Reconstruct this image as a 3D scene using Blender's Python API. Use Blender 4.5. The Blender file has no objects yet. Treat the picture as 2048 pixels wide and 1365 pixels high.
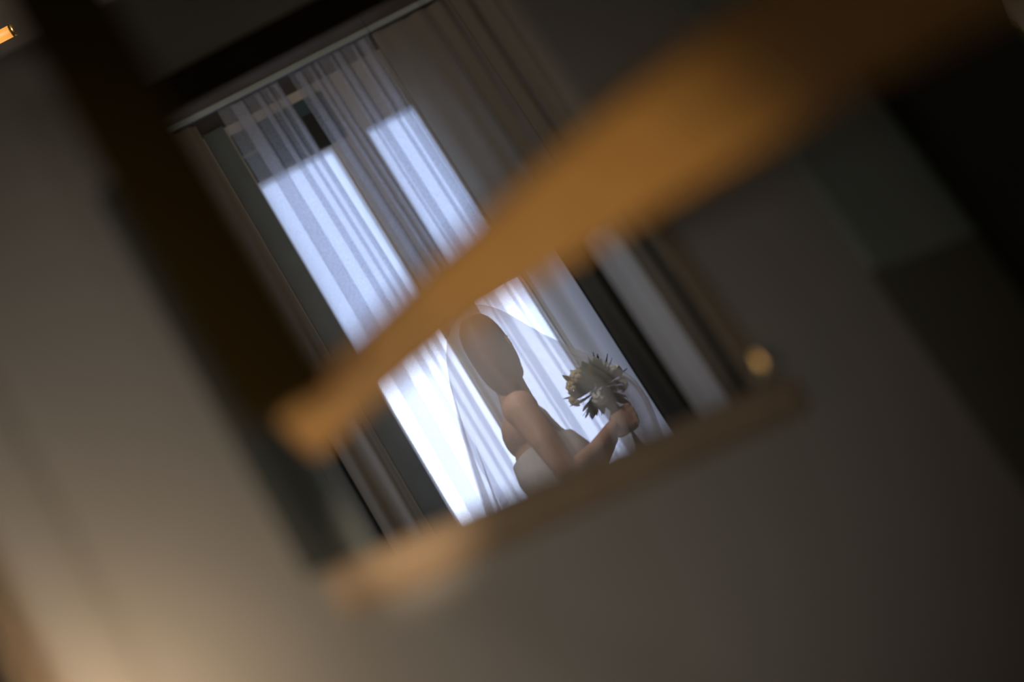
import bpy, bmesh, math, random
from mathutils import Vector, Matrix
random.seed(7)
sc = bpy.context.scene
COL = sc.collection
R = math.radians

# ------------------------------------------------------------------ camera
F = 3200.0                       # focal length in pixels of the 2048 x 1365 frame
PITCH, ROLL = R(16.0), R(32.0)
CAM = Vector((0, 0, 0.15))
fwd = Vector((0, math.cos(PITCH), math.sin(PITCH)))
up0 = Vector((0, -math.sin(PITCH), math.cos(PITCH)))
rt0 = Vector((1, 0, 0))
cx = rt0 * math.cos(ROLL) - up0 * math.sin(ROLL)
cy = rt0 * math.sin(ROLL) + up0 * math.cos(ROLL)
cam_d = bpy.data.cameras.new('camera')
cam_d.sensor_width = 36.0
cam_d.lens = 36.0 * F / 2048.0
cam_d.clip_start = 0.02
cam = bpy.data.objects.new('camera', cam_d)
cam.matrix_world = Matrix.Translation(CAM) @ Matrix((cx, cy, -fwd)).transposed().to_4x4()
COL.objects.link(cam)
sc.camera = cam
cam_d.dof.use_dof = True
cam_d.dof.focus_distance = 5.7
cam_d.dof.aperture_fstop = (cam_d.lens / 1000.0) / 0.040
cam_d.dof.aperture_blades = 0

# ------------------------------------------------------------------ world, exposure
wd = bpy.data.worlds.new('overcast_sky'); sc.world = wd
wd.use_nodes = True
bg = wd.node_tree.nodes['Background']
bg.inputs[0].default_value = (0.72, 0.81, 1.0, 1)
bg.inputs[1].default_value = 3.3
sc.view_settings.view_transform = 'Standard'
sc.view_settings.look = 'None'
sc.view_settings.gamma = 1.0
sc.view_settings.exposure = 0.0
sc.view_settings.use_curve_mapping = False

# ------------------------------------------------------------------ lights of the dark room
def lamp(name, kind, loc, energy, color, target=None, size=0.03, angle=30, blend=1.0):
    ld = bpy.data.lights.new(name, kind)
    ld.energy = energy; ld.color = color
    ld.shadow_soft_size = size
    o = bpy.data.objects.new(name, ld); o.location = loc
    if kind == 'SPOT':
        ld.spot_size = R(angle); ld.spot_blend = blend
        o.rotation_euler = (Vector(target) - Vector(loc)).to_track_quat('-Z', 'Y').to_euler()
    COL.objects.link(o)
    return o

# ------------------------------------------------------------------ planes of the place
def uv_px(u, v):
    return (1024 + math.cos(ROLL) * u - math.sin(ROLL) * v,
            682.5 - math.sin(ROLL) * u - math.cos(ROLL) * v)
def px_uv(x, y):
    dx, dy = x - 1024, y - 682.5
    return (dx * math.cos(ROLL) - dy * math.sin(ROLL), -dx * math.sin(ROLL) - dy * math.cos(ROLL))
def ray(x, y):
    u, v = px_uv(x, y)
    return rt0 * (u / F) + up0 * (v / F) + fwd          # unit depth along the axis
def at(x, y, depth):
    return CAM + ray(x, y) * depth
class Frame:
    """an upright plane through (0, y0): s runs along it, t away from the viewer, z up"""
    def __init__(self, y0, deg):
        a = R(deg)
        self.o = Vector((0, y0, 0))
        self.w = Vector((math.cos(a), math.sin(a), 0))
        self.n = Vector((-math.sin(a), math.cos(a), 0))
    def P(self, s, t, z):
        return self.o + self.w * s + self.n * t + Vector((0, 0, z))
    def hit(self, x, y, t=0.0):
        d = ray(x, y)
        k = (self.o + self.n * t - CAM).dot(self.n) / d.dot(self.n)
        p = CAM + d * k
        return (p - self.o).dot(self.w), p.z
    def s(self, u, v, t=0.0):
        return self.hit(*uv_px(u, v), t)[0]
    def z(self, u, v, t=0.0):
        return self.hit(*uv_px(u, v), t)[1]
NEAR = Frame(1.6, 40)            # partition with the opening one looks through
FAR = Frame(7.2, 10.5)           # outer wall with the two tall windows

# ------------------------------------------------------------------ materials
def mat(name, col, rough=0.6, var=0.12, scale=6.0, bump=0.0, metal=0.0, stretch=(1, 1, 1), coat=0.0, spec=0.5):
    m = bpy.data.materials.new(name); m.use_nodes = True
    nt = m.node_tree; b = nt.nodes['Principled BSDF']
    tc = nt.nodes.new('ShaderNodeTexCoord'); mp = nt.nodes.new('ShaderNodeMapping')
    mp.inputs['Scale'].default_value = stretch
    nz = nt.nodes.new('ShaderNodeTexNoise'); nz.inputs['Scale'].default_value = scale
    nz.inputs['Detail'].default_value = 5
    rp = nt.nodes.new('ShaderNodeValToRGB')
    c0 = [max(0, c * (1 - var)) for c in col]; c1 = [min(1, c * (1 + var)) for c in col]
    rp.color_ramp.elements[0].position = 0.3; rp.color_ramp.elements[1].position = 0.7
    rp.color_ramp.elements[0].color = (*c0, 1); rp.color_ramp.elements[1].color = (*c1, 1)
    nt.links.new(tc.outputs['Object'], mp.inputs[0]); nt.links.new(mp.outputs[0], nz.inputs['Vector'])
    nt.links.new(nz.outputs['Fac'], rp.inputs[0]); nt.links.new(rp.outputs[0], b.inputs['Base Color'])
    b.inputs['Roughness'].default_value = rough; b.inputs['Metallic'].default_value = metal
    b.inputs['Specular IOR Level'].default_value = spec
    b.inputs['Coat Weight'].default_value = coat
    if bump:
        bp = nt.nodes.new('ShaderNodeBump'); bp.inputs['Strength'].default_value = bump
        bp.inputs['Distance'].default_value = 0.01
        nt.links.new(nz.outputs['Fac'], bp.inputs['Height']); nt.links.new(bp.outputs[0], b.inputs['Normal'])
    return m
def cloth(name, tcol, scol, see, weave=300):
    """thin fabric: a part of the light goes straight through, the rest scatters on both sides"""
    m = bpy.data.materials.new(name); m.use_nodes = True
    nt = m.node_tree; nt.nodes.remove(nt.nodes['Principled BSDF'])
    out = nt.nodes['Material Output']
    tr = nt.nodes.new('ShaderNodeBsdfTransparent'); tr.inputs[0].default_value = (*tcol, 1)
    tl = nt.nodes.new('ShaderNodeBsdfTranslucent'); df = nt.nodes.new('ShaderNodeBsdfDiffuse')
    tc = nt.nodes.new('ShaderNodeTexCoord')
    nz = nt.nodes.new('ShaderNodeTexNoise'); nz.inputs['Scale'].default_value = weave
    rp = nt.nodes.new('ShaderNodeValToRGB')
    rp.color_ramp.elements[0].color = (*[c * 0.9 for c in scol], 1); rp.color_ramp.elements[1].color = (*scol, 1)
    nt.links.new(tc.outputs['Object'], nz.inputs['Vector']); nt.links.new(nz.outputs['Fac'], rp.inputs[0])
    nt.links.new(rp.outputs[0], tl.inputs[0]); nt.links.new(rp.outputs[0], df.inputs[0])
    m1 = nt.nodes.new('ShaderNodeMixShader'); m1.inputs[0].default_value = 0.5
    m2 = nt.nodes.new('ShaderNodeMixShader'); m2.inputs[0].default_value = 1 - see
    nt.links.new(tl.outputs[0], m1.inputs[1]); nt.links.new(df.outputs[0], m1.inputs[2])
    nt.links.new(tr.outputs[0], m2.inputs[1]); nt.links.new(m1.outputs[0], m2.inputs[2])
    nt.links.new(m2.outputs[0], out.inputs[0])
    return m
def glass(name):
    m = bpy.data.materials.new(name); m.use_nodes = True
    nt = m.node_tree; nt.nodes.remove(nt.nodes['Principled BSDF'])
    tr = nt.nodes.new('ShaderNodeBsdfTransparent'); tr.inputs[0].default_value = (0.95, 0.97, 1, 1)
    gl = nt.nodes.new('ShaderNodeBsdfGlossy'); gl.inputs['Roughness'].default_value = 0.02
    mx = nt.nodes.new('ShaderNodeMixShader'); mx.inputs[0].default_value = 0.05
    nt.links.new(tr.outputs[0], mx.inputs[1]); nt.links.new(gl.outputs[0], mx.inputs[2])
    nt.links.new(mx.outputs[0], nt.nodes['Material Output'].inputs[0])
    return m
def glow(name, col, strength):
    m = bpy.data.materials.new(name); m.use_nodes = True
    b = m.node_tree.nodes['Principled BSDF']
    b.inputs['Base Color'].default_value = (*[c * .05 for c in col], 1)
    b.inputs['Emission Color'].default_value = (*col, 1)
    b.inputs['Emission Strength'].default_value = strength
    return m
M = dict(
    plaster=mat('grey_plaster', (0.50, 0.485, 0.45), 0.85, 0.06, 3, 0.15),
    farwall=mat('taupe_wall_paint', (0.50, 0.46, 0.40), 0.8, 0.05, 2, 0.05),
    ceil=mat('brown_ceiling_paint', (0.14, 0.11, 0.08), 0.8, 0.15, 2, 0.05),
    floor=mat('dark_oak_floor', (0.10, 0.07, 0.045), 0.5, 0.3, 5, 0.1, stretch=(1, 8, 1)),
    trim=mat('grey_green_trim_paint', (0.30, 0.34, 0.33), 0.5, 0.05, 4),
    board_teal=mat('grey_teal_board_paint', (0.36, 0.43, 0.41), 0.6, 0.1, 3),
    teal=mat('dark_teal_paint', (0.045, 0.075, 0.085), 0.5, 0.15, 3),
    navy=mat('navy_paint', (0.008, 0.020, 0.035), 0.5, 0.2, 3),
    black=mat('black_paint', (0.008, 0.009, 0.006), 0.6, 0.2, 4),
    casing=mat('dark_green_grey_casing_paint', (0.09, 0.105, 0.10), 0.55, 0.15, 5),
    jamb_grey=mat('blue_grey_jamb_paint', (0.24, 0.29, 0.30), 0.5, 0.06, 5),
    jamb=mat('brown_jamb_wood', (0.21, 0.17, 0.12), 0.6, 0.2, 8, 0.1, stretch=(1, 1, 0.1)),
    honey=mat('honey_wood', (0.50, 0.28, 0.085), 0.5, 0.12, 8, 0.1, stretch=(8, 8, 0.6)),
    sillwood=mat('sill_wood', (0.50, 0.38, 0.26), 0.55, 0.12, 8, 0.1),
    shaded_wood=mat('shade_dark_wood', (0.040, 0.023, 0.003), 0.8, 0.3, 8, 0.1, stretch=(1, 1, 0.1), spec=0.08),  # frame wood with its unlit tone put into the colour; soffit too
    olive=mat('olive_plaster', (0.20, 0.20, 0.15), 0.85, 0.08, 3, 0.1),
    winpaint=mat('white_window_paint', (0.62, 0.63, 0.64), 0.4, 0.04, 6),
    drape=cloth('taupe_drape_cloth', (0.0, 0.0, 0.0), (0.37, 0.33, 0.275), 0.0),
    sheer=cloth('white_sheer_cloth', (0.96, 0.97, 1.0), (0.86, 0.87, 0.92), 0.72),
    nearsheer=cloth('grey_white_voile', (0.9, 0.92, 0.96), (0.82, 0.84, 0.90), 0.15),
    dimmer=cloth('pale_dimming_cloth', (0.92, 0.95, 1.0), (0.75, 0.78, 0.85), 0.36, 120),
    veil=cloth('bridal_tulle', (0.97, 0.97, 1.0), (0.92, 0.92, 0.95), 0.65),
    satin=mat('ivory_satin', (0.78, 0.77, 0.76), 0.4, 0.04, 12),
    skin=mat('skin', (0.50, 0.29, 0.19), 0.55, 0.06, 20),
    hair=mat('brown_hair', (0.14, 0.052, 0.018), 0.5, 0.35, 30, 0.3, stretch=(1, 1, 0.15)),
    eye=mat('eye_white', (0.7, 0.7, 0.68), 0.2, 0.02, 10),
    lips=mat('lip_colour', (0.42, 0.14, 0.12), 0.4, 0.05, 10),
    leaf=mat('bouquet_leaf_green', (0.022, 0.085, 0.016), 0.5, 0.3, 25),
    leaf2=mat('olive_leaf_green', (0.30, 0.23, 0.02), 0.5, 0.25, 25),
    petal=mat('cream_petal', (0.48, 0.41, 0.20), 0.6, 0.1, 20),
    petal2=mat('pale_white_petal', (0.50, 0.52, 0.44), 0.6, 0.08, 20),
    ribbon=mat('ivory_ribbon', (0.75, 0.70, 0.62), 0.4, 0.05, 20),
    brass=mat('brass', (0.65, 0.42, 0.15), 0.3, 0.1, 10, metal=1.0),
    pot=mat('terracotta', (0.25, 0.11, 0.06), 0.8, 0.15, 10),
    plant=mat('yellow_green_leaf', (0.24, 0.22, 0.05), 0.5, 0.35, 30),
    bark=mat('plant_stem_brown', (0.06, 0.045, 0.02), 0.8, 0.2, 20),
    soil=mat('dark_soil', (0.03, 0.02, 0.015), 0.95, 0.3, 40),
    wax=mat('cream_wax', (0.8, 0.7, 0.5), 0.5, 0.03, 8),
    glass=glass('clear_glass'),
    flame=glow('candle_flame', (1.0, 0.52, 0.14), 1.1),
    tube=glow('warm_lamp_diffuser', (1.0, 0.40, 0.07), 1.0),
)

# ------------------------------------------------------------------ mesh builder
class MB:
    def __init__(self): self.v, self.f = [], []
    def add(self, vs, fs):
        n = len(self.v); self.v += [Vector(p) for p in vs]; self.f += [tuple(i + n for i in f) for f in fs]
        return self
    def box(self, fr, s0, s1, t0, t1, z0, z1):
        P = fr.P
        vs = [P(s0, t0, z0), P(s1, t0, z0), P(s1, t1, z0), P(s0, t1, z0), P(s0, t0, z1), P(s1, t0, z1), P(s1, t1, z1), P(s0, t1, z1)]
        return self.add(vs, [(3, 2, 1, 0), (4, 5, 6, 7), (0, 1, 5, 4), (1, 2, 6, 5), (2, 3, 7, 6), (3, 0, 4, 7)])
    def loft(self, rings, cap=True, closed=True):
        n = len(rings[0]); vs = [p for r in rings for p in r]; fs = []
        for i in range(len(rings) - 1):
            for j in range(n if closed else n - 1):
                a, b = i * n + j, i * n + (j + 1) % n
                fs.append((a, b, b + n, a + n))
        if cap and closed:
            fs.append(tuple(reversed(range(n)))); fs.append(tuple(range((len(rings) - 1) * n, len(rings) * n)))
        return self.add(vs, fs)
    def tube(self, pts, rad, n=10):
        pts = [Vector(p) for p in pts]; rings = []
        rad = rad if isinstance(rad, (list, tuple)) else [rad] * len(pts)
        ref = Vector((0.13, 0.2, 1)).normalized()
        for i, p in enumerate(pts):
            d = (pts[min(i + 1, len(pts) - 1)] - pts[max(i - 1, 0)]).normalized()
            if abs(d.dot(ref)) > 0.95: ref = Vector((1, 0.1, 0)).normalized()
            a = d.cross(ref).normalized(); b = d.cross(a)
            rings.append([p + (a * math.cos(2 * math.pi * k / n) + b * math.sin(2 * math.pi * k / n)) * rad[i] for k in range(n)])
        return self.loft(rings)
    def lathe(self, c, prof, n=20):
        c = Vector(c)
        return self.loft([[c + Vector((r * math.cos(2 * math.pi * k / n), r * math.sin(2 * math.pi * k / n), z)) for k in range(n)] for r, z in prof])
    def ell(self, c, r, n=14, m=9, rot=None):
        c = Vector(c); rings = []
        for i in range(m):
            th = math.pi * (i + 0.02) / (m - 1 + 0.04); ring = []
            for k in range(n):
                ph = 2 * math.pi * k / n
                q = Vector((r[0] * math.sin(th) * math.cos(ph), r[1] * math.sin(th) * math.sin(ph), -r[2] * math.cos(th)))
                ring.append(c + (rot @ q if rot else q))
            rings.append(ring)
        return self.loft(rings)
    def mesh(self, name, smooth=False):
        me = bpy.data.meshes.new(name); me.from_pydata(self.v, [], self.f); me.update()
        bm = bmesh.new(); bm.from_mesh(me); bmesh.ops.recalc_face_normals(bm, faces=bm.faces); bm.to_mesh(me); bm.free()
        if smooth: me.polygons.foreach_set('use_smooth', [True] * len(me.polygons))
        return me
    def build(self, name, m, parent=None, smooth=False, bevel=0.0):
        me = self.mesh(name, smooth); me.materials.append(m)
        o = bpy.data.objects.new(name, me); COL.objects.link(o)
        if parent: join(o, parent)
        if bevel:
            b = o.modifiers.new('bevel', 'BEVEL'); b.width = bevel; b.segments = 2; b.limit_method = 'ANGLE'
        return o
LOC = {}
def world_loc(o):
    p = Vector(LOC.get(o.name, (0, 0, 0)))
    return p
def join(o, parent):
    o.parent = parent
    o.matrix_parent_inverse = LOC[parent.name].inverted() if parent.name in LOC else Matrix.Identity(4)
    LOC[o.name] = Matrix.Identity(4)
def tag(o, label, cat=None, group=None, kind=None):
    o['label'] = label
    if cat: o['category'] = cat
    if group: o['group'] = group
    if kind: o['kind'] = kind
    return o
def thing(name, loc, label, cat, group=None, kind=None):
    o = bpy.data.objects.new(name, None); o.location = loc; o.empty_display_size = 0.05
    COL.objects.link(o); LOC[o.name] = Matrix.Translation(Vector(loc))
    return tag(o, label, cat, group, kind)

# ------------------------------------------------------------------ shell of the place
W0 = Frame(0.0, 0)
ZF, ZC = -0.55, FAR.z(-200, 665, -0.02)        # floor of the sunken side, ceiling
XL, XR, YB = -2.6, 4.0, -1.6
yl, yr = 7.2 + XL * math.tan(R(10.5)), 7.2 + XR * math.tan(R(10.5))
yf = lambda x: 7.2 + x * math.tan(R(10.5)) + .04
def slab(pts, z0, z1): return MB().loft([[Vector((x, y, z0)) for x, y in pts], [Vector((x, y, z1)) for x, y in pts]])
tag(slab([(XL - .2, YB - .2), (XR + .2, YB - .2), (XR + .2, yf(XR + .2)), (XL - .2, yf(XL - .2))], ZC, ZC + .2).build('ceiling', M['ceil']), 'dark brown painted ceiling above the tall windows', 'ceiling', kind='structure')
fl_ = slab([(XL - .2, 3.6), (XR + .2, 3.6), (XR + .2, yf(XR + .2)), (XL - .2, yf(XL - .2))], ZF - .2, 0)
tag(fl_.box(W0, XL - .2, XR + .2, YB - .2, 3.6, ZF - .2, ZF).build('floor', M['floor']), 'dark oak floor with a raised level beyond the partition', 'floor', kind='structure')
tag(MB().box(W0, XL - .2, XL, YB - .2, yf(XL), ZF - .2, ZC + .1).build('wall_left', M['farwall']), 'plain taupe side wall beyond the upright', 'wall', kind='structure')
tag(MB().box(W0, XR, XR + .2, YB - .2, yf(XR), ZF - .2, ZC + .1).build('wall_right', M['farwall']), 'plain taupe side wall behind the leafy plant', 'wall', kind='structure')
tag(MB().box(W0, XL - .1, XR + .1, YB - .2, YB, ZF - .2, ZC + .1).build('wall_front', M['ceil']), 'dark wall at the viewer\'s back', 'wall', kind='structure')

# windows in the far wall
VW = 400
sL0, sL1 = FAR.s(-269, VW), FAR.s(-101, VW)
sR0, sR1 = FAR.s(-26, VW), FAR.s(82, VW)
zT, zB = FAR.z(-100, 523), 0.55
s_end0, s_end1 = -3.2, 4.6
wb = MB()
wb.box(FAR, s_end0, sL0, 0, .045, -.1, ZC + .1).box(FAR, sR1, s_end1, 0, .045, -.1, ZC + .1)
wb.box(FAR, sL1, sR0, 0, .045, zB, zT)
wb.box(FAR, sL0, sR1, 0, .045, zT, ZC + .1).box(FAR, sL0, sR1, 0, .045, -.1, zB)
tag(wb.build('wall_back', M['farwall']), 'taupe outer wall around the two tall bright windows', 'wall', kind='structure')

def far_window(name, s0, s1, label):
    w = thing(name, FAR.P((s0 + s1) / 2, .05, zB), label, 'window', kind='structure')
    b = 0.012
    MB().box(FAR, s0, s0 + b, .022, .042, zB, zT).build('frame_stile', M['winpaint'], w)
    MB().box(FAR, s1 - b, s1, .022, .042, zB, zT).build('frame_stile', M['winpaint'], w)
    MB().box(FAR, s0 + b, s1 - b, .022, .042, zT - .02, zT).build('frame_rail', M['winpaint'], w)
    MB().box(FAR, s0 + b, s1 - b, .022, .042, zB, zB + .06).build('frame_rail', M['winpaint'], w)
    MB().box(FAR, s0 + b, s1 - b, .030, .034, zB + .06, zT - .02).build('pane', M['glass'], w)
    p = bpy.data.lights.new(name + '_daylight_portal', 'AREA'); p.shape = 'RECTANGLE'
    p.size, p.size_y = s1 - s0, zT - zB
    p.cycles.is_portal = True
    o = bpy.data.objects.new(name + '_daylight_portal', p); COL.objects.link(o)
    o.location = FAR.P((s0 + s1) / 2, .044, (zT + zB) / 2)
    o.rotation_euler = (-FAR.n).to_track_quat('-Z', 'Z').to_euler()
    return w
far_window('window_1', sL0, sL1, 'tall bright window under the dark teal panel, nearest the grey upright')
far_window('window_2', sR0, sR1, 'tall bright window behind the veiled figure\'s head and the amber rail')

# sheets added to dim the upper half of each window
zdimmer = FAR.z(-150, 128)
for (a, b_, lab) in ((sL0, sL1, 'pale sheet added to dim the window below the dark teal panel'),
                     (sR0, sR1, 'pale sheet added to dim the window above the veiled head')):
    r = thing('dimming_sheet', FAR.P((a + b_) / 2, -.02, zT), lab, 'dimmer', 'dimming sheets')
    MB().box(FAR, a + .001, b_ - .001, .004, .0055, zdimmer, zT).build('dimming_cloth', M['dimmer'], r)
    MB().box(FAR, a, b_, .002, .010, zdimmer - .018, zdimmer).build('sheet_edge', M['winpaint'], r)

# dark teal panel above the left window, with the dark gap at the curtain edge painted black
tp = thing('transom_panel', FAR.P(FAR.s(-180, 600), -.01, zT), 'dark teal panel above the window with a small dark gap painted black', 'panel')
MB().box(FAR, FAR.s(-262, 600), FAR.s(-60, 600), -.012, 0, zT + .004, ZC - .06).build('board', M['teal'], tp)
MB().box(FAR, FAR.s(-262, 600), FAR.s(-225, 600), -.018, -.012, FAR.z(-250, 590), FAR.z(-250, 590) + .012).build('ledge_strip', M['trim'], tp)
MB().box(FAR, FAR.s(-205, 560), FAR.s(-160, 560), -.018, -.012, zT + .02, FAR.z(-180, 585)).build('vent_cover', M['navy'], tp)
MB().box(FAR, FAR.s(-121, 560), FAR.s(-97, 560), -.020, -.012, zT + .004, FAR.z(-110, 598)).build('dark_gap', M['black'], tp)

# ceiling trim (curtain track line)
z_tr = ZC
tag(MB().box(FAR, FAR.s(-460, 690, -.2), 2.6, -.262, -.245, z_tr - .030, z_tr).build('trim_1', M['trim'], bevel=.004), 'thin pale grey-green strip along the ceiling edge over the curtains', 'trim', kind='structure')

# ------------------------------------------------------------------ sheers and drapes at the far windows
def curtain(name, fr, path, z0, z1, m, label, cat='curtain', group=None, rows=16, sway=None, parent=None):
    mb = MB(); rings = []
    for i in range(rows + 1):
        k = i / rows; z = z0 + (z1 - z0) * k
        ring = []
        for (s, t) in path:
            ds = sway(z, s) if sway else 0
            ring.append(fr.P(s + ds, t + 0.006 * math.sin(z * 5 + s * 23), z))
        rings.append(ring)
    mb.loft(rings, cap=False, closed=False)
    me = mb.mesh(name, True); me.materials.append(m)
    o = bpy.data.objects.new(name, me); COL.objects.link(o)
    if label: tag(o, label, cat, group)
    return o
def fold_path(fr, u0, u1, v, t, folds, step=.012):
    """folds = [(a, b)] in fractions where the cloth doubles back on itself"""
    U = lambda f: fr.s(u0 + (u1 - u0) * f, v, t)
    pts = []; cur = 0.0
    def run(a, b, ta, tb):
        n = max(2, int(abs(U(b) - U(a)) / step))
        for i in range(n + 1):
            k = i / n
            pts.append((U(a + (b - a) * k), ta + (tb - ta) * k))
    for (a, b) in folds:
        run(cur, b, t, t + .006)
        run(b, a, t + .012, t + .020)
        run(a, b, t + .026, t + .03)
        cur = b
        pts.append((U(b) + .002, t))
    run(cur, 1.0, t, t)
    return pts
zs = ZC - .012
tS = -.22
sway1 = lambda z, s: 0.012 * math.sin(z * 1.3 + s * 4)
curtain('sheer_curtain', FAR, fold_path(FAR, -268, -124, VW, tS, [(.215, .41), (.61, .69), (.80, .84), (.925, .985)]),
        .02, zs, M['sheer'], 'white sheer curtain with wide folds in front of the window by the grey upright', 'curtain', 'sheer curtains', sway=sway1)
curtain('sheer_curtain', FAR, fold_path(FAR, -97, 84, VW, tS, [(.08, .16), (.25, .28), (.34, .37), (.52, .545), (.575, .65), (.795, .825), (.88, .96)]),
        .02, zs, M['sheer'], 'white sheer curtain hanging behind the veiled figure\'s head', 'curtain', 'sheer curtains', sway=sway1)

# taupe drapes at both sides
def wave_path(fr, u0, u1, v, t, n, amp, seed):
    rnd = random.Random(seed); ph = rnd.random() * 6
    pts = []; N = n * 10
    for i in range(N + 1):
        k = i / N
        pts.append((fr.s(u0 + (u1 - u0) * k, v, t), t + amp * math.sin(k * n * 2 * math.pi + ph) * (0.6 + 0.4 * math.sin(k * 7 + ph))))
    return pts
zb_, zm_ = FAR.z(-266, -240), FAR.z(-266, 110)
def drape_edge(z, s):
    # the drape bellies out behind the rail and falls back below it
    k = max(0.0, 1 - abs(z - zm_) / 0.55)
    return 0.05 * k * max(0, min(1, (s - FAR.s(-340, VW, -.3)) / 0.12))
curtain('drape', FAR, wave_path(FAR, -400, -318, VW, -.20, 2, .020, 3), .02, zs, M['drape'],
        'narrow taupe drape hanging between the grey upright and the bright window', 'curtain', 'drapes')
curtain('drape', FAR, wave_path(FAR, 86, 420, VW, -.20, 7, .020, 5), .02, zs, M['drape'],
        'wide taupe drape with soft folds beside the window, crossed by the amber rail', 'curtain', 'drapes')
tag(MB().box(FAR, FAR.s(-317, VW), FAR.s(-272, VW), -.05, 0, .0, zs).build('trim_2', M['casing']), 'dark casing board beside the bright window', 'trim', kind='structure')
# dark blue door further along the far wall
dn = thing('door_1', FAR.P(FAR.s(-520, 0), -.03, 0), 'dark navy door in the gap beside the taupe drape', 'door', kind='structure')
MB().box(FAR, FAR.s(-760, 0), FAR.s(-400, 0), -.035, 0, .0, FAR.z(-400, 150)).build('door_leaf', M['navy'], dn)
MB().box(FAR, FAR.s(-700, 0), FAR.s(-460, 0), -.045, -.035, .9, FAR.z(-400, 110)).build('door_panel', M['navy'], dn, bevel=.006)

# ------------------------------------------------------------------ partition with the opening
TH = .03
oL = NEAR.s(-486, -80)                       # opening, left
oR = NEAR.s(392, -180)                       # opening, right
zSill = NEAR.hit(1000, 996)[1]
zHead = zTop = NEAR.hit(0, 125)[1]
sEnd = NEAR.hit(1992, 48)[0]
sBeg = NEAR.s(-1215, 20)
pw = MB()
pw.box(NEAR, sBeg, oL, 0, TH, ZF, zTop).box(NEAR, oL, oR, 0, TH, ZF, zSill)
sPan0, sPan1 = NEAR.s(668, -101), NEAR.s(893, -150)
zPan0 = NEAR.hit(1850, 505)[1]
sBlk = sPan1
pw.box(NEAR, oR, sPan0, 0, TH, ZF, zTop)
tag(pw.build('wall_partition', M['plaster']), 'grey plaster partition wall around the opening', 'wall', kind='structure')
sp = thing('side_board', NEAR.P((sPan0 + sPan1) / 2, 0, ZF), 'dark teal upright board at the far side of the opening', 'panel')
MB().box(NEAR, sPan0, sPan1, .0, TH, zPan0, zTop).build('board', M['board_teal'], sp)
MB().box(NEAR, sPan0, sPan0 + .025, -.012, .0, zPan0, zTop).build('edge_strip', M['board_teal'], sp, bevel=.003)
MB().box(NEAR, sPan0, sPan1, .0, TH, ZF, zPan0).build('lower_board', M['olive'], sp)
ep = thing('end_post', NEAR.P(sEnd - .1, 0, ZF), 'broad post ending the partition beside the leafy plant, its deep shade painted black', 'post')  # low light at this end put in as black paint
MB().box(NEAR, sPan1 + .002, sEnd, -.03, TH, ZF, zTop + .6).build('post_face', M['black'], ep, bevel=.01)
MB().box(NEAR, sPan1 + .002, sEnd, -.045, -.03, ZF, ZF + .2).build('plinth', M['black'], ep, bevel=.01)

# lining of the opening
w3 = thing('window_3', NEAR.P((oL + oR) / 2, 0, zSill), 'wood-lined opening in the grey partition, framing the veiled figure', 'window', kind='structure')
sg = .048
MB().box(NEAR, NEAR.s(-572, -220), oR + .02, -.016, TH + .004, zSill - sg, zSill).build('sill', M['sillwood'], w3, bevel=.012)
# stepped dark casing at the left of the opening
cz1 = NEAR.hit(205, 395)[1]
c = [NEAR.s(-590, 60), NEAR.s(-556, 60), NEAR.s(-545, 60), NEAR.s(-520, 60), oL]
MB().box(NEAR, c[0], c[1], -.022, 0, zSill, cz1).build('casing_board', M['casing'], w3, bevel=.004)
MB().box(NEAR, c[1], c[2], -.012, 0, zSill, cz1 - .006).build('casing_groove', M['black'], w3)
MB().box(NEAR, c[2], c[3], -.020, 0, zSill, cz1 - .006).build('casing_board', M['casing'], w3, bevel=.004)
MB().box(NEAR, c[3], c[4], -.010, 0, zSill, cz1 - .01).build('casing_board', M['casing'], w3, bevel=.003)
MB().box(NEAR, oL, oL + .016, -.004, TH, zSill, zHead - .012).build('jamb', M['jamb_grey'], w3)
MB().box(NEAR, oR - .006, oR, -.004, .02, zSill, NEAR.z(350, 165)).build('jamb', M['jamb'], w3)

# header beam across the room beyond the opening
HB = Frame(2.75, 9)
hz0 = HB.hit(455, 88)[1]
tag(MB().box(HB, -2.75, 4.1, 0, .12, hz0, hz0 + .20).build('trim_4', M['plaster']), 'blurred grey header beam crossing above the ceiling strip', 'beam', kind='structure')
tag(MB().box(HB, -2.75, 4.1, .002, .118, hz0 - .012, hz0).build('trim_5', M['shaded_wood']), 'dark brown board drawn as the shaded underside of the header beam', 'beam', kind='structure')  # underside shade put in as a dark board

# half-round moulding and flat fillets at the left end of the partition
tr = thing('trim_3', NEAR.P(NEAR.s(-1060, 60), 0, ZF), 'rounded plaster moulding catching warm lamp light at the partition\'s end', 'trim', kind='structure')
m0, m1 = NEAR.s(-1135, 40), NEAR.s(-955, 40)
mc, mr = (m0 + m1) / 2, (m1 - m0) / 2
prof = [NEAR.P(mc + mr * math.cos(a), -.22 * mr * math.sin(a), 0) for a in [math.pi * k / 14 for k in range(15)]] + [NEAR.P(m0, .01, 0), NEAR.P(m1, .01, 0)][::1]
MB().loft([[p + Vector((0, 0, ZF)) for p in prof], [p + Vector((0, 0, zTop)) for p in prof]]).build('half_round', M['plaster'], tr, smooth=False)
f0, f1, f2 = NEAR.s(-1152, 40), NEAR.s(-1178, 40), NEAR.s(-1205, 40)
MB().box(NEAR, f0, m0, -.02, 0, ZF, zTop).build('bead', M['sillwood'], tr, bevel=.003)
MB().box(NEAR, f1, f0, -.008, 0, ZF, zTop).build('fillet', M['jamb'], tr)
MB().box(NEAR, f2, f1, -.016, 0, ZF, zTop).build('fillet', M['sillwood'], tr, bevel=.003)
MB().box(NEAR, f2 - .25, f2, -.004, TH, ZF, zTop).build('end_board', M['black'], tr)

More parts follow.
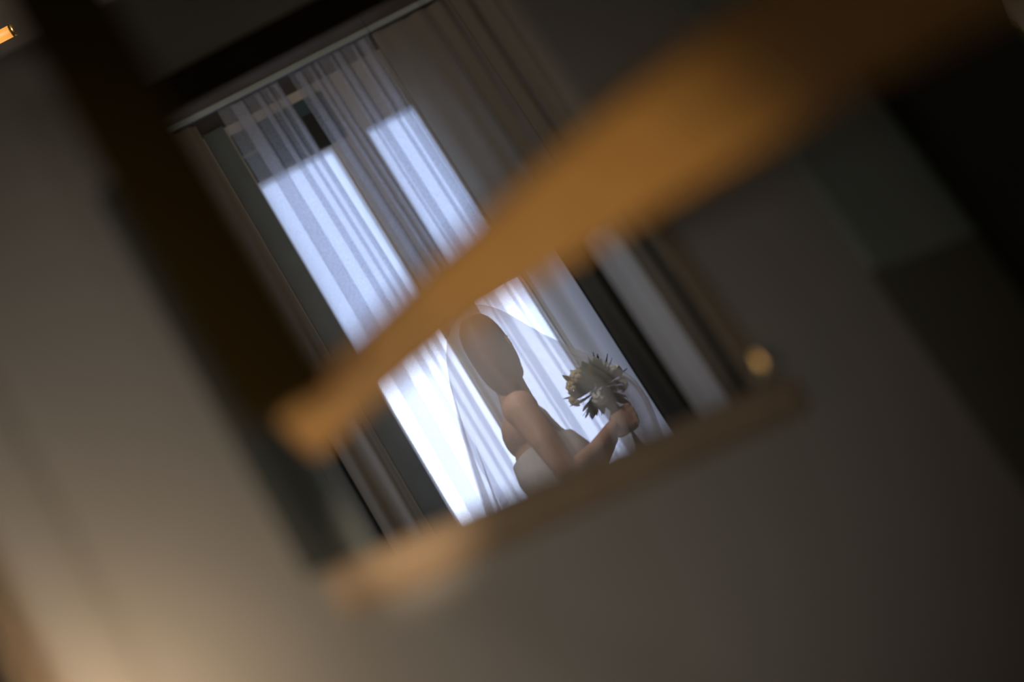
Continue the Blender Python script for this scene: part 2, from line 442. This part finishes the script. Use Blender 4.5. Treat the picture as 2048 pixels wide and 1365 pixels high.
# voile folds just inside the opening on the right
def fold_strip(name, depth, uA, uB, v, z0, z1, m, label, group, bulge=.03):
    a, b = at(*uv_px(uA, v), depth), at(*uv_px(uB, v), depth)
    fr = Frame(0, 0); fr.o = Vector((a.x, a.y, 0)); d = Vector((b.x - a.x, b.y - a.y, 0)); L = d.length
    fr.w = d.normalized(); fr.n = Vector((-fr.w.y, fr.w.x, 0))
    path = [(L * k / 14, -bulge * math.sin(math.pi * k / 14) + .008 * math.sin(k * 1.9)) for k in range(15)]
    return curtain(name, fr, path, z0, z1, m, label, 'curtain', group, sway=lambda z, s: .01 * math.sin(z * 2.1))
def rod_at(pa, pb, z, label):
    a_, b_ = Vector((pa.x, pa.y, z)), Vector((pb.x, pb.y, z))
    rod = thing('curtain_rod', (a_ + b_) / 2, label, 'rod', 'curtain rods')
    MB().tube([a_, b_], .008, 10).build('pole', M['brass'], rod, True)
    for k in (0.02, .98):
        q = a_.lerp(b_, k)
        MB().tube([q, Vector((q.x, q.y, ZC))], .0012, 6).build('hanger', M['black'], rod, True)
zc3 = at(*uv_px(290, 120), 2.9).z
fold_strip('voile_curtain', 2.95, 222, 290, -60, .02, zc3, M['nearsheer'], 'pale grey voile fold between the black gap sheet and the brown drape', 'voile folds')
fold_strip('drape', 2.9, 286, 418, -60, .02, zc3, M['jamb'], 'dark brown drape crossed by two thin black gap strips near the tealight', 'drapes')
fold_strip('drape', 2.80, 316, 329, -60, .02, zc3, M['black'], 'thin black strip drawn as a dark gap in the brown drape, nearer the pale voile fold', 'drapes', .006)  # shade of a narrow gap put in as a black strip
fold_strip('drape', 2.78, 364, 386, -60, .02, zc3, M['black'], 'thicker black strip drawn as a dark gap in the brown drape, nearer the tealight', 'drapes', .006)  # second dark gap, likewise a strip coloured black
rod_at(at(*uv_px(215, -60), 2.96), at(*uv_px(425, -60), 2.86), zc3 + .008, 'slim brass curtain rod behind the amber rail, carrying one voile fold and a brown drape')
zc6 = FAR.z(150, 128, -.5)
def far_strip(name, u0, u1, t, m, label, group, n=1, amp=.05):
    N_ = 16; path = []
    for k in range(N_ + 1):
        q = k / N_
        path.append((FAR.s(u0 + (u1 - u0) * q, -40, t), t - amp * math.sin(math.pi * q) + .010 * math.sin(q * 9)))
    return curtain(name, FAR, path, .02, zc6, m, label, 'curtain', group)
far_strip('voile_curtain', 98, 172, -.50, M['nearsheer'], 'pale grey voile fold hanging directly beside the bouquet', 'voile folds')
far_strip('drape', 160, 262, -.44, M['black'], 'black sheet standing in for the dark gap between two pale voile folds', 'drapes', amp=.03)  # unlit gap between the folds drawn as black cloth
rod_at(FAR.P(FAR.s(88, -40, -.5), -.5, 0), FAR.P(FAR.s(275, -40, -.5), -.5, 0), zc6 + .008, 'slim brass curtain rod beside the window, carrying a voile fold and the black gap sheet')

# ------------------------------------------------------------------ wooden frame close to the viewer
wf = thing('wooden_frame', at(600, 865, 1.2) - Vector((0, 0, .8)), 'out-of-focus wooden frame with dark upright and amber-lit crossing rail', 'frame')
def beam(p0, p1, width, depth, m, name, parent, bev=.008):
    p0, p1 = Vector(p0), Vector(p1); d = (p1 - p0).normalized()
    view = ((p0 + p1) / 2 - CAM).normalized()
    side = d.cross(view).normalized(); back = side.cross(d).normalized()
    if back.dot(view) < 0: back = -back
    r = []
    for p in (p0, p1):
        r.append([p + side * a * width / 2 + back * b * depth for a, b in ((-1, 0), (1, 0), (1, 1), (-1, 1))])
    return MB().loft(r).build(name, m, parent, bevel=bev)
rp = [(592, 878, 1.28, .050), (670, 798, 1.24, .051), (760, 716, 1.20, .052), (880, 608, 1.13, .056), (1000, 510, 1.08, .061), (1250, 318, .97, .071), (1500, 150, .88, .075), (1900, -95, .76, .075), (2150, -225, .70, .075)]
rr_ = []
for k_, (x_, y_, dep_, wd_) in enumerate(rp):
    p_ = at(x_, y_, dep_); a_ = at(*rp[max(0, k_ - 1)][:3]); b_ = at(*rp[min(len(rp) - 1, k_ + 1)][:3])
    d_ = (b_ - a_).normalized(); sd = d_.cross((p_ - CAM).normalized()).normalized(); bk = sd.cross(d_).normalized()
    if bk.y < 0: bk = -bk
    rr_.append([p_ + sd * q * wd_ / 2 + bk * w_ for q, w_ in ((-.8, 0), (.8, 0), (1, .008), (1, .034), (.8, .04), (-.8, .04), (-1, .034), (-1, .008))])
MB().loft(rr_).build('rail', M['honey'], wf)
e_ = at(2150, -225, .71)
beam(Vector((e_.x, e_.y, ZF)), e_ + Vector((0, 0, .03)), .06, .05, M['shaded_wood'], 'upright', wf)
pt, pb = at(120, 20, 1.08), at(585, 800, 1.14)
xx = (pt + pb) / 2
beam(Vector((xx.x, xx.y, pb.z - .02)), Vector((xx.x, xx.y, pt.z + .3)), .068, .04, M['shaded_wood'], 'upright', wf)

# ------------------------------------------------------------------ veiled figure
HEAD = at(986, 702, 5.1)
G = Vector((HEAD.x, HEAD.y, 0)); HZ = HEAD.z
HD = R(8)
pm = Matrix.Translation(G) @ Matrix.Rotation(HD, 4, 'Z')
def L(x, y, z): return pm @ Vector((x, y, HZ + z))       # relative to the head's centre, x = facing
person = thing('person', G, 'veiled person in a white gown seen from the side, holding a leafy bouquet', 'person')
body = MB()
Rz = Matrix.Rotation(HD, 3, 'Z')
HT = R(62)                                                # the head turns away from the viewer
HMX = pm @ Matrix.Translation((0, 0, HZ)) @ Matrix.Rotation(HT, 4, 'Z')
HR = Matrix.Rotation(HD + HT, 3, 'Z')
def LH(x, y, z): return HMX @ Vector((x, y, z))
def EH(c, r): body.ell(LH(*c), r, 18, 13, HR)
def LB(x, y, z): return L(x + .045, y, z - .02)
def E(c, r): body.ell(LB(*c), r, 18, 13, Rz)
def T(pts, rad): body.tube([LB(*p) for p in pts], rad, 12)
EH((-.015, 0, .03), (.088, .064, .095)); EH((.012, 0, -.03), (.075, .056, .095)); EH((.03, 0, -.085), (.048, .042, .040))
body.tube([LH(.082, 0, .02), LH(.103, 0, -.022), LH(.085, 0, -.034)], [.010, .014, .012], 8)
EH((.078, 0, -.058), (.014, .022, .008)); EH((.074, 0, -.072), (.014, .020, .008)); EH((.078, 0, .035), (.012, .045, .010))
for sgn in (-1, 1): EH((-.012, sgn * .062, -.012), (.018, .010, .030))
T([(-.055, 0, -.04), (-.06, 0, -.13), (-.075, 0, -.22)], [.050, .050, .062])
E((-.085, 0, -.27), (.085, .15, .09)); E((-.075, 0, -.40), (.105, .145, .15)); E((-.02, -.065, -.40), (.06, .06, .06)); E((-.02, .065, -.40), (.06, .06, .06))
E((-.075, 0, -.56), (.085, .115, .14)); E((-.085, 0, -.72), (.115, .165, .14))
for sgn in (-1, 1):
    E((-.088, sgn * .165, -.232), (.056, .054, .058))
    T([(-.088, sgn * .172, -.235), (-.080, sgn * .195, -.36), (-.070, sgn * .200, -.49)], [.050, .044, .036])
    T([(-.070, sgn * .200, -.49), (.05, sgn * .135, -.455), (.145, sgn * .055, -.40)], [.037, .032, .023])
    hx, hy, hz = .175, sgn * .036, -.392
    E((hx, hy, hz), (.036, .018, .038))
    for k in range(4):
        z0 = hz + .030 - k * .020; ln = (.030, .034, .032, .026)[k]
        T([(hx + .020, hy, z0), (hx + .020 + ln, hy - sgn * .004, z0 + .003), (hx + .024 + ln, hy - sgn * .026, z0 + .004), (hx + .010 + ln * .6, hy - sgn * .040, z0 + .004)], [.0088, .0085, .008, .0072])
    T([(hx - .010, hy, hz + .022), (hx + .006, hy - sgn * .008, hz + .050), (hx + .020, hy - sgn * .020, hz + .060)], [.011, .010, .008])
for sgn in (-1, 1):
    T([(-.085, sgn * .085, -.78), (-.07, sgn * .085, -1.08), (-.085, sgn * .08, -1.47)], [.085, .055, .038])
    E((-.04, sgn * .08, -(HZ - .06)), (.11, .04, .035))
bo = body.build('body', M['skin'], person, smooth=True)
rm = bo.modifiers.new('remesh', 'REMESH'); rm.mode = 'VOXEL'; rm.voxel_size = .0055; rm.use_smooth_shade = True
sm = bo.modifiers.new('smooth', 'SMOOTH'); sm.iterations = 4; sm.factor = .5
for sgn in (-1, 1):
    MB().ell(LH(.066, sgn * .031, .004), (.012, .014, .010), 12, 9, HR).build('eye', M['eye'], person, True)
MB().ell(LH(.088, 0, -.064), (.008, .021, .009), 12, 7, HR).build('lips', M['lips'], person, True)
# hair: a smooth cap falling over the cheek to a point at the nape
hb = MB(); rings = []
N = 28
for (z, x0, x1, w) in ((.128, -.035, -.005, .012), (.120, -.075, .035, .048), (.10, -.105, .062, .072), (.065, -.125, .080, .086), (.02, -.132, .086, .092),
                       (-.03, -.130, .084, .093), (-.07, -.122, .072, .090), (-.105, -.108, .050, .080), (-.14, -.09, .018, .062), (-.165, -.07, -.015, .035), (-.178, -.055, -.035, .012)):
    ring = []
    for k in range(N):
        a = 2 * math.pi * k / N
        cx_, hx_ = (x0 + x1) / 2, (x1 - x0) / 2
        rr = 1 + .02 * math.sin(9 * a + z * 30)
        x = cx_ + hx_ * math.cos(a) * rr * .84; y = w * .74 * math.sin(a) * rr
        # leave the face free at the front
        if z < .07 and z > -.15 and abs(y) < .058 and x > cx_: x = min(x, .055 - .6 * (.058 - abs(y)))
        ring.append(LH(x, y, z))
    rings.append(ring)
hb.loft(rings)
hair = hb.build('hair', M['hair'], person, True)
ss = hair.modifiers.new('subd', 'SUBSURF'); ss.levels = ss.render_levels = 1
# gown
db = MB(); rings = []
for (z, xc, rx, ry) in ((-.345, -.075, .112, .155), (-.40, -.068, .128, .156), (-.46, -.070, .118, .148), (-.56, -.075, .093, .124), (-.64, -.078, .105, .145), (-.78, -.085, .150, .200),
                        (-1.0, -.09, .22, .27), (-1.3, -.10, .33, .36), (-(HZ - .035), -.12, .44, .46)):
    rings.append([LB(xc + rx * math.cos(a) * (1 + (.05 * math.sin(11 * a) if z < -.7 else 0)), ry * math.sin(a) * (1 + (.05 * math.sin(11 * a) if z < -.7 else 0)), z) for a in [2 * math.pi * k / 44 for k in range(44)]])
db.loft(rings, cap=False)
gown = db.build('gown', M['satin'], person, True)
for sgn in (-1, 1):
    MB().tube([LB(.0, sgn * .085, -.36), LB(-.03, sgn * .11, -.25), LB(-.09, sgn * .10, -.185), LB(-.15, sgn * .08, -.28)], .008, 6).build('strap', M['satin'], person, True)
# veil: a cone of tulle over head, shoulders and bouquet
vb = MB(); rings = []
NV = 96
rows = ((.160, -.01, .03, .012), (.145, -.055, .055, .045), (.105, -.115, .088, .095), (.03, -.155, .130, .118), (-.06, -.185, .172, .150), (-.17, -.215, .235, .225), (-.26, -.24, .300, .250),
        (-.345, -.26, .335, .262), (-.42, -.275, .325, .268), (-.50, -.29, .305, .272), (-.62, -.31, .285, .28), (-.80, -.34, .27, .29), (-1.0, -.37, .26, .30))
for (z, x0, x1, w) in rows:
    amp = min(.05, max(0, (.1 - z)) * .09)
    ring = []
    for k in range(NV):
        a = 2 * math.pi * k / NV
        rr = 1 + amp * (math.sin(13 * a + .6) + .7 * math.sin(23 * a + 2 * z))
        ring.append(L((x0 + x1) / 2 + (x1 - x0) / 2 * math.cos(a) * rr, w * math.sin(a) * rr, z))
    rings.append(ring)
vb.loft(rings, cap=False)
veil = vb.build('veil', M['veil'], person, True)
tag(veil, 'sheer white tulle veil falling from the crown over the bouquet')
ss = veil.modifiers.new('subd', 'SUBSURF'); ss.levels = ss.render_levels = 1

# ------------------------------------------------------------------ bouquet
BC = (.172, 0, -.256)
bq = thing('bouquet', LB(.19, 0, -.52), 'leafy green bouquet with cream flowers held under the veil', 'bouquet')
def leaf_mesh(name, l, w, m):
    mb = MB(); rows_ = []
    for i in range(6):
        k = i / 5; ww = w * math.sin(math.pi * min(.98, k * .92 + .06)) ; 
        rows_.append([(l * k, -ww, .15 * l * k * k), (l * k, 0, .15 * l * k * k - .12 * w), (l * k, ww, .15 * l * k * k)])
    mb.loft(rows_, cap=False, closed=False)
    me = mb.mesh(name, True); me.materials.append(m); return me
lm = [leaf_mesh('leaf', .070, .019, M['leaf']), leaf_mesh('leaf', .064, .020, M['leaf2'])]
fl = MB()
for ring_, (rad, tilt, nn) in enumerate(((.010, .15, 4), (.018, .45, 6), (.026, .9, 7))):
    for k in range(nn):
        a = 2 * math.pi * k / nn + ring_
        c_ = Vector((rad * math.cos(a), rad * math.sin(a), .02 - ring_ * .008))
        fl.ell(c_, (.013, .011, .005), 7, 5, Matrix.Rotation(a, 3, 'Z') @ Matrix.Rotation(tilt, 3, 'Y'))
fme = [fl.mesh('flower', True) for _ in range(2)]
fme[0].materials.append(M['petal']); fme[1].materials.append(M['petal2'])
rnd = random.Random(11)
inv = LOC[bq.name].inverted()
def put(name, me, m4, parent):
    o = bpy.data.objects.new(name, me); COL.objects.link(o); o.parent = parent
    o.matrix_local = LOC[parent.name].inverted() @ m4
    return o
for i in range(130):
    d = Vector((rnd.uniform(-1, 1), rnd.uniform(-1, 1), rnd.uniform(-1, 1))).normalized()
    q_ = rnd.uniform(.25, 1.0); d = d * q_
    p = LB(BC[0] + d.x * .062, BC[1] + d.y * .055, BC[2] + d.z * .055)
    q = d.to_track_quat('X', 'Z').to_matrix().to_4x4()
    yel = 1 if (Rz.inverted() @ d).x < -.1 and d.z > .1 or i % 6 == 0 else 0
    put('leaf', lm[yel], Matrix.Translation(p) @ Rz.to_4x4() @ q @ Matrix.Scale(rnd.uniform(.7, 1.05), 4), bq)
for i, (dx, dy, dz) in enumerate(((-.095, -.05, .05), (-.06, -.075, .075), (.105, -.05, .01), (.10, -.03, -.05), (-.03, -.10, -.07), (-.11, -.02, .0), (.04, .08, .05))):
    d = Vector((dx, dy, dz)).normalized()
    put('flower', fme[0 if i in (0, 1, 5) else 1], Matrix.Translation(LB(BC[0] + dx * .72, BC[1] + dy * .72, BC[2] + dz * .72)) @ Rz.to_4x4() @ d.to_track_quat('Z', 'Y').to_matrix().to_4x4() @ Matrix.Scale(.75, 4), bq)
for k in range(7):
    a = 2 * math.pi * k / 7
    MB().tube([LB(BC[0] + .02 * math.cos(a), .02 * math.sin(a), BC[2] - .02), LB(.198 + .008 * math.cos(a), .008 * math.sin(a), -.39), LB(.185 - .018 * math.cos(a), -.018 * math.sin(a), -.52)], .0032, 6).build('stem', M['leaf'], bq, True)
MB().lathe(LB(.198, 0, -.42), [(.0145, 0), (.016, .01), (.0155, .045), (.014, .06)], 14).build('ribbon', M['ribbon'], bq, True)

# ------------------------------------------------------------------ candle on the sill
cs, cz = NEAR.hit(1528, 735, -.03)
cp = NEAR.P(NEAR.s(400, -285, -.03), -.028, zSill)
cd = thing('tealight', cp, 'small tealight glowing in a glass cup on the sill\'s end', 'candle')
MB().lathe(cp, [(.014, .0005), (.017, .003), (.0185, .03), (.0175, .03), (.0160, .005), (.002, .004)], 20).build('glass_cup', M['glass'], cd, True)
MB().lathe(cp, [(.0135, .0045), (.0135, .012), (.002, .0125)], 18).build('wax', M['wax'], cd, True)
MB().lathe(cp, [(.0006, .013), (.003, .017), (.0034, .020), (.0018, .027), (.0003, .032)], 10).build('flame', M['flame'], cd, True)

# ------------------------------------------------------------------ leafy plant beyond the post
pp = at(2030, 30, 4.9); pbase = Vector((pp.x - .03, pp.y, 0))
pl = thing('potted_plant', pbase, 'dim yellow-green leafy plant at the upper corner beyond the black post', 'plant')
MB().lathe(pbase, [(.13, 0), (.17, .30), (.185, .30), (.185, .34), (.165, .34), (.16, .30)], 24).build('pot', M['pot'], pl, True)
MB().lathe(pbase, [(.158, .285), (.15, .305), (.02, .315)], 20).build('soil', M['soil'], pl, True)
MB().tube([pbase + Vector((0, 0, .3)), pbase + Vector((.02, 0, .8)), pbase + Vector((-.02, .02, 1.35)), pbase + Vector((0, 0, 2.0))], [.018, .015, .012, .006], 10).build('stem', M['bark'], pl, True)
plm = leaf_mesh('leaf', .16, .035, M['plant'])
for b_i in range(26):
    h = .8 + b_i * .048; a = b_i * 2.4 if b_i % 4 else math.pi * .9 + .3 * rnd.random()
    ln = rnd.uniform(.22, .36) * (1.15 - .35 * abs(h - 1.4))
    p0 = pbase + Vector((0, 0, h)); p2 = p0 + Vector((ln * math.cos(a), ln * math.sin(a), ln * .75)); p1 = p0.lerp(p2, .5) + Vector((0, 0, -.02))
    MB().tube([p0, p1, p2], [.006, .0045, .002], 6).build('branch', M['bark'], pl, True)
    for k in range(10):
        q = .25 + .75 * k / 9; b0 = p0.lerp(p1, min(1, q * 2)) if q < .5 else p1.lerp(p2, q * 2 - 1)
        d = Vector((math.cos(a + rnd.uniform(-1.4, 1.4)), math.sin(a + rnd.uniform(-1.4, 1.4)), rnd.uniform(-.5, .8))).normalized()
        put('leaf', plm, Matrix.Translation(b0) @ d.to_track_quat('X', 'Z').to_matrix().to_4x4() @ Matrix.Scale(rnd.uniform(.55, 1.0), 4), pl)

# ------------------------------------------------------------------ warm wall lamp at the upper corner
q0, q1 = at(-90, 120, 5.6), at(22, 62, 5.6)
wl = thing('pendant_lamp', (q0 + q1) / 2, 'bright orange lamp bar at the upper corner beyond the dark upright', 'lamp')
MB().tube([q0, q1], .022, 12).build('diffuser', M['tube'], wl, True)
MB().tube([q1, q1 + (q1 - q0).normalized() * .012], .024, 12).build('end_cap', M['brass'], wl, True)
qm = (q0 + q1) / 2
MB().tube([qm + Vector((0, 0, .02)), Vector((qm.x, qm.y, ZC - .02))], .006, 8).build('stem', M['brass'], wl, True)
MB().lathe(Vector((qm.x, qm.y, ZC - .025)), [(.05, 0), (.055, .012), (.055, .025)], 20).build('ceiling_rose', M['brass'], wl, True)

# ------------------------------------------------------------------ lamps of the dark room and added fill lights, out of the picture
WARM = (1.0, 0.62, 0.30)
tl = NEAR.P(NEAR.s(-1090, -290), -.14, NEAR.z(-1090, -290))
lamp('table_lamp_light', 'POINT', tl, .75, (1.0, .70, .43), size=.03)
def near_pt(x, y): h = NEAR.hit(x, y); return NEAR.P(h[0], 0, h[1])
lamp('room_lamp_light', 'SPOT', (-.40, -.55, .05), 25.0, (1.0, .915, .82), target=near_pt(690, 1150), size=.08, angle=35)
lamp('rail_spot_light', 'SPOT', (.06, .22, -.42), 28.0, (1.0, .72, .38), target=at(1130, 415, 1.02), size=.02, angle=17.5)
lamp('sill_spot_light', 'SPOT', (-.06, -.15, .0), 90.0, (1.0, .72, .47), target=near_pt(815, 1050), size=.02, angle=5.5)
lamp('plant_light', 'POINT', pbase + Vector((.7, -.5, 2.3)), 2.2, (1.0, .72, .40), size=.05)  # light added for the leaves, no fixture
lamp('far_room_fill', 'POINT', (-.2, 4.2, 3.3), 52.0, (1.0, .89, .76), size=.15)  # unseen fill added to raise the far room's level
lamp('figure_fill_spot', 'SPOT', (-.55, 3.3, 2.9), 95.0, (1.0, .95, .90), target=HEAD + Vector((.05, 0, -.25)), size=.10, angle=30)  # spot added to light the veil and gown from the front
lamp('ambient_fill', 'POINT', (.4, -.9, 1.5), 3.2, (1.0, .94, .82), size=.08)  # ambient fill added behind the viewer, lifts the header beam
vs_ = at(*uv_px(256, -80), 2.95)
lamp('voile_fill_spot', 'SPOT', (.1, 2.1, 2.3), 22.0, (.88, .94, 1.0), target=vs_, size=.05, angle=20)  # spot added to brighten the pale voile fold
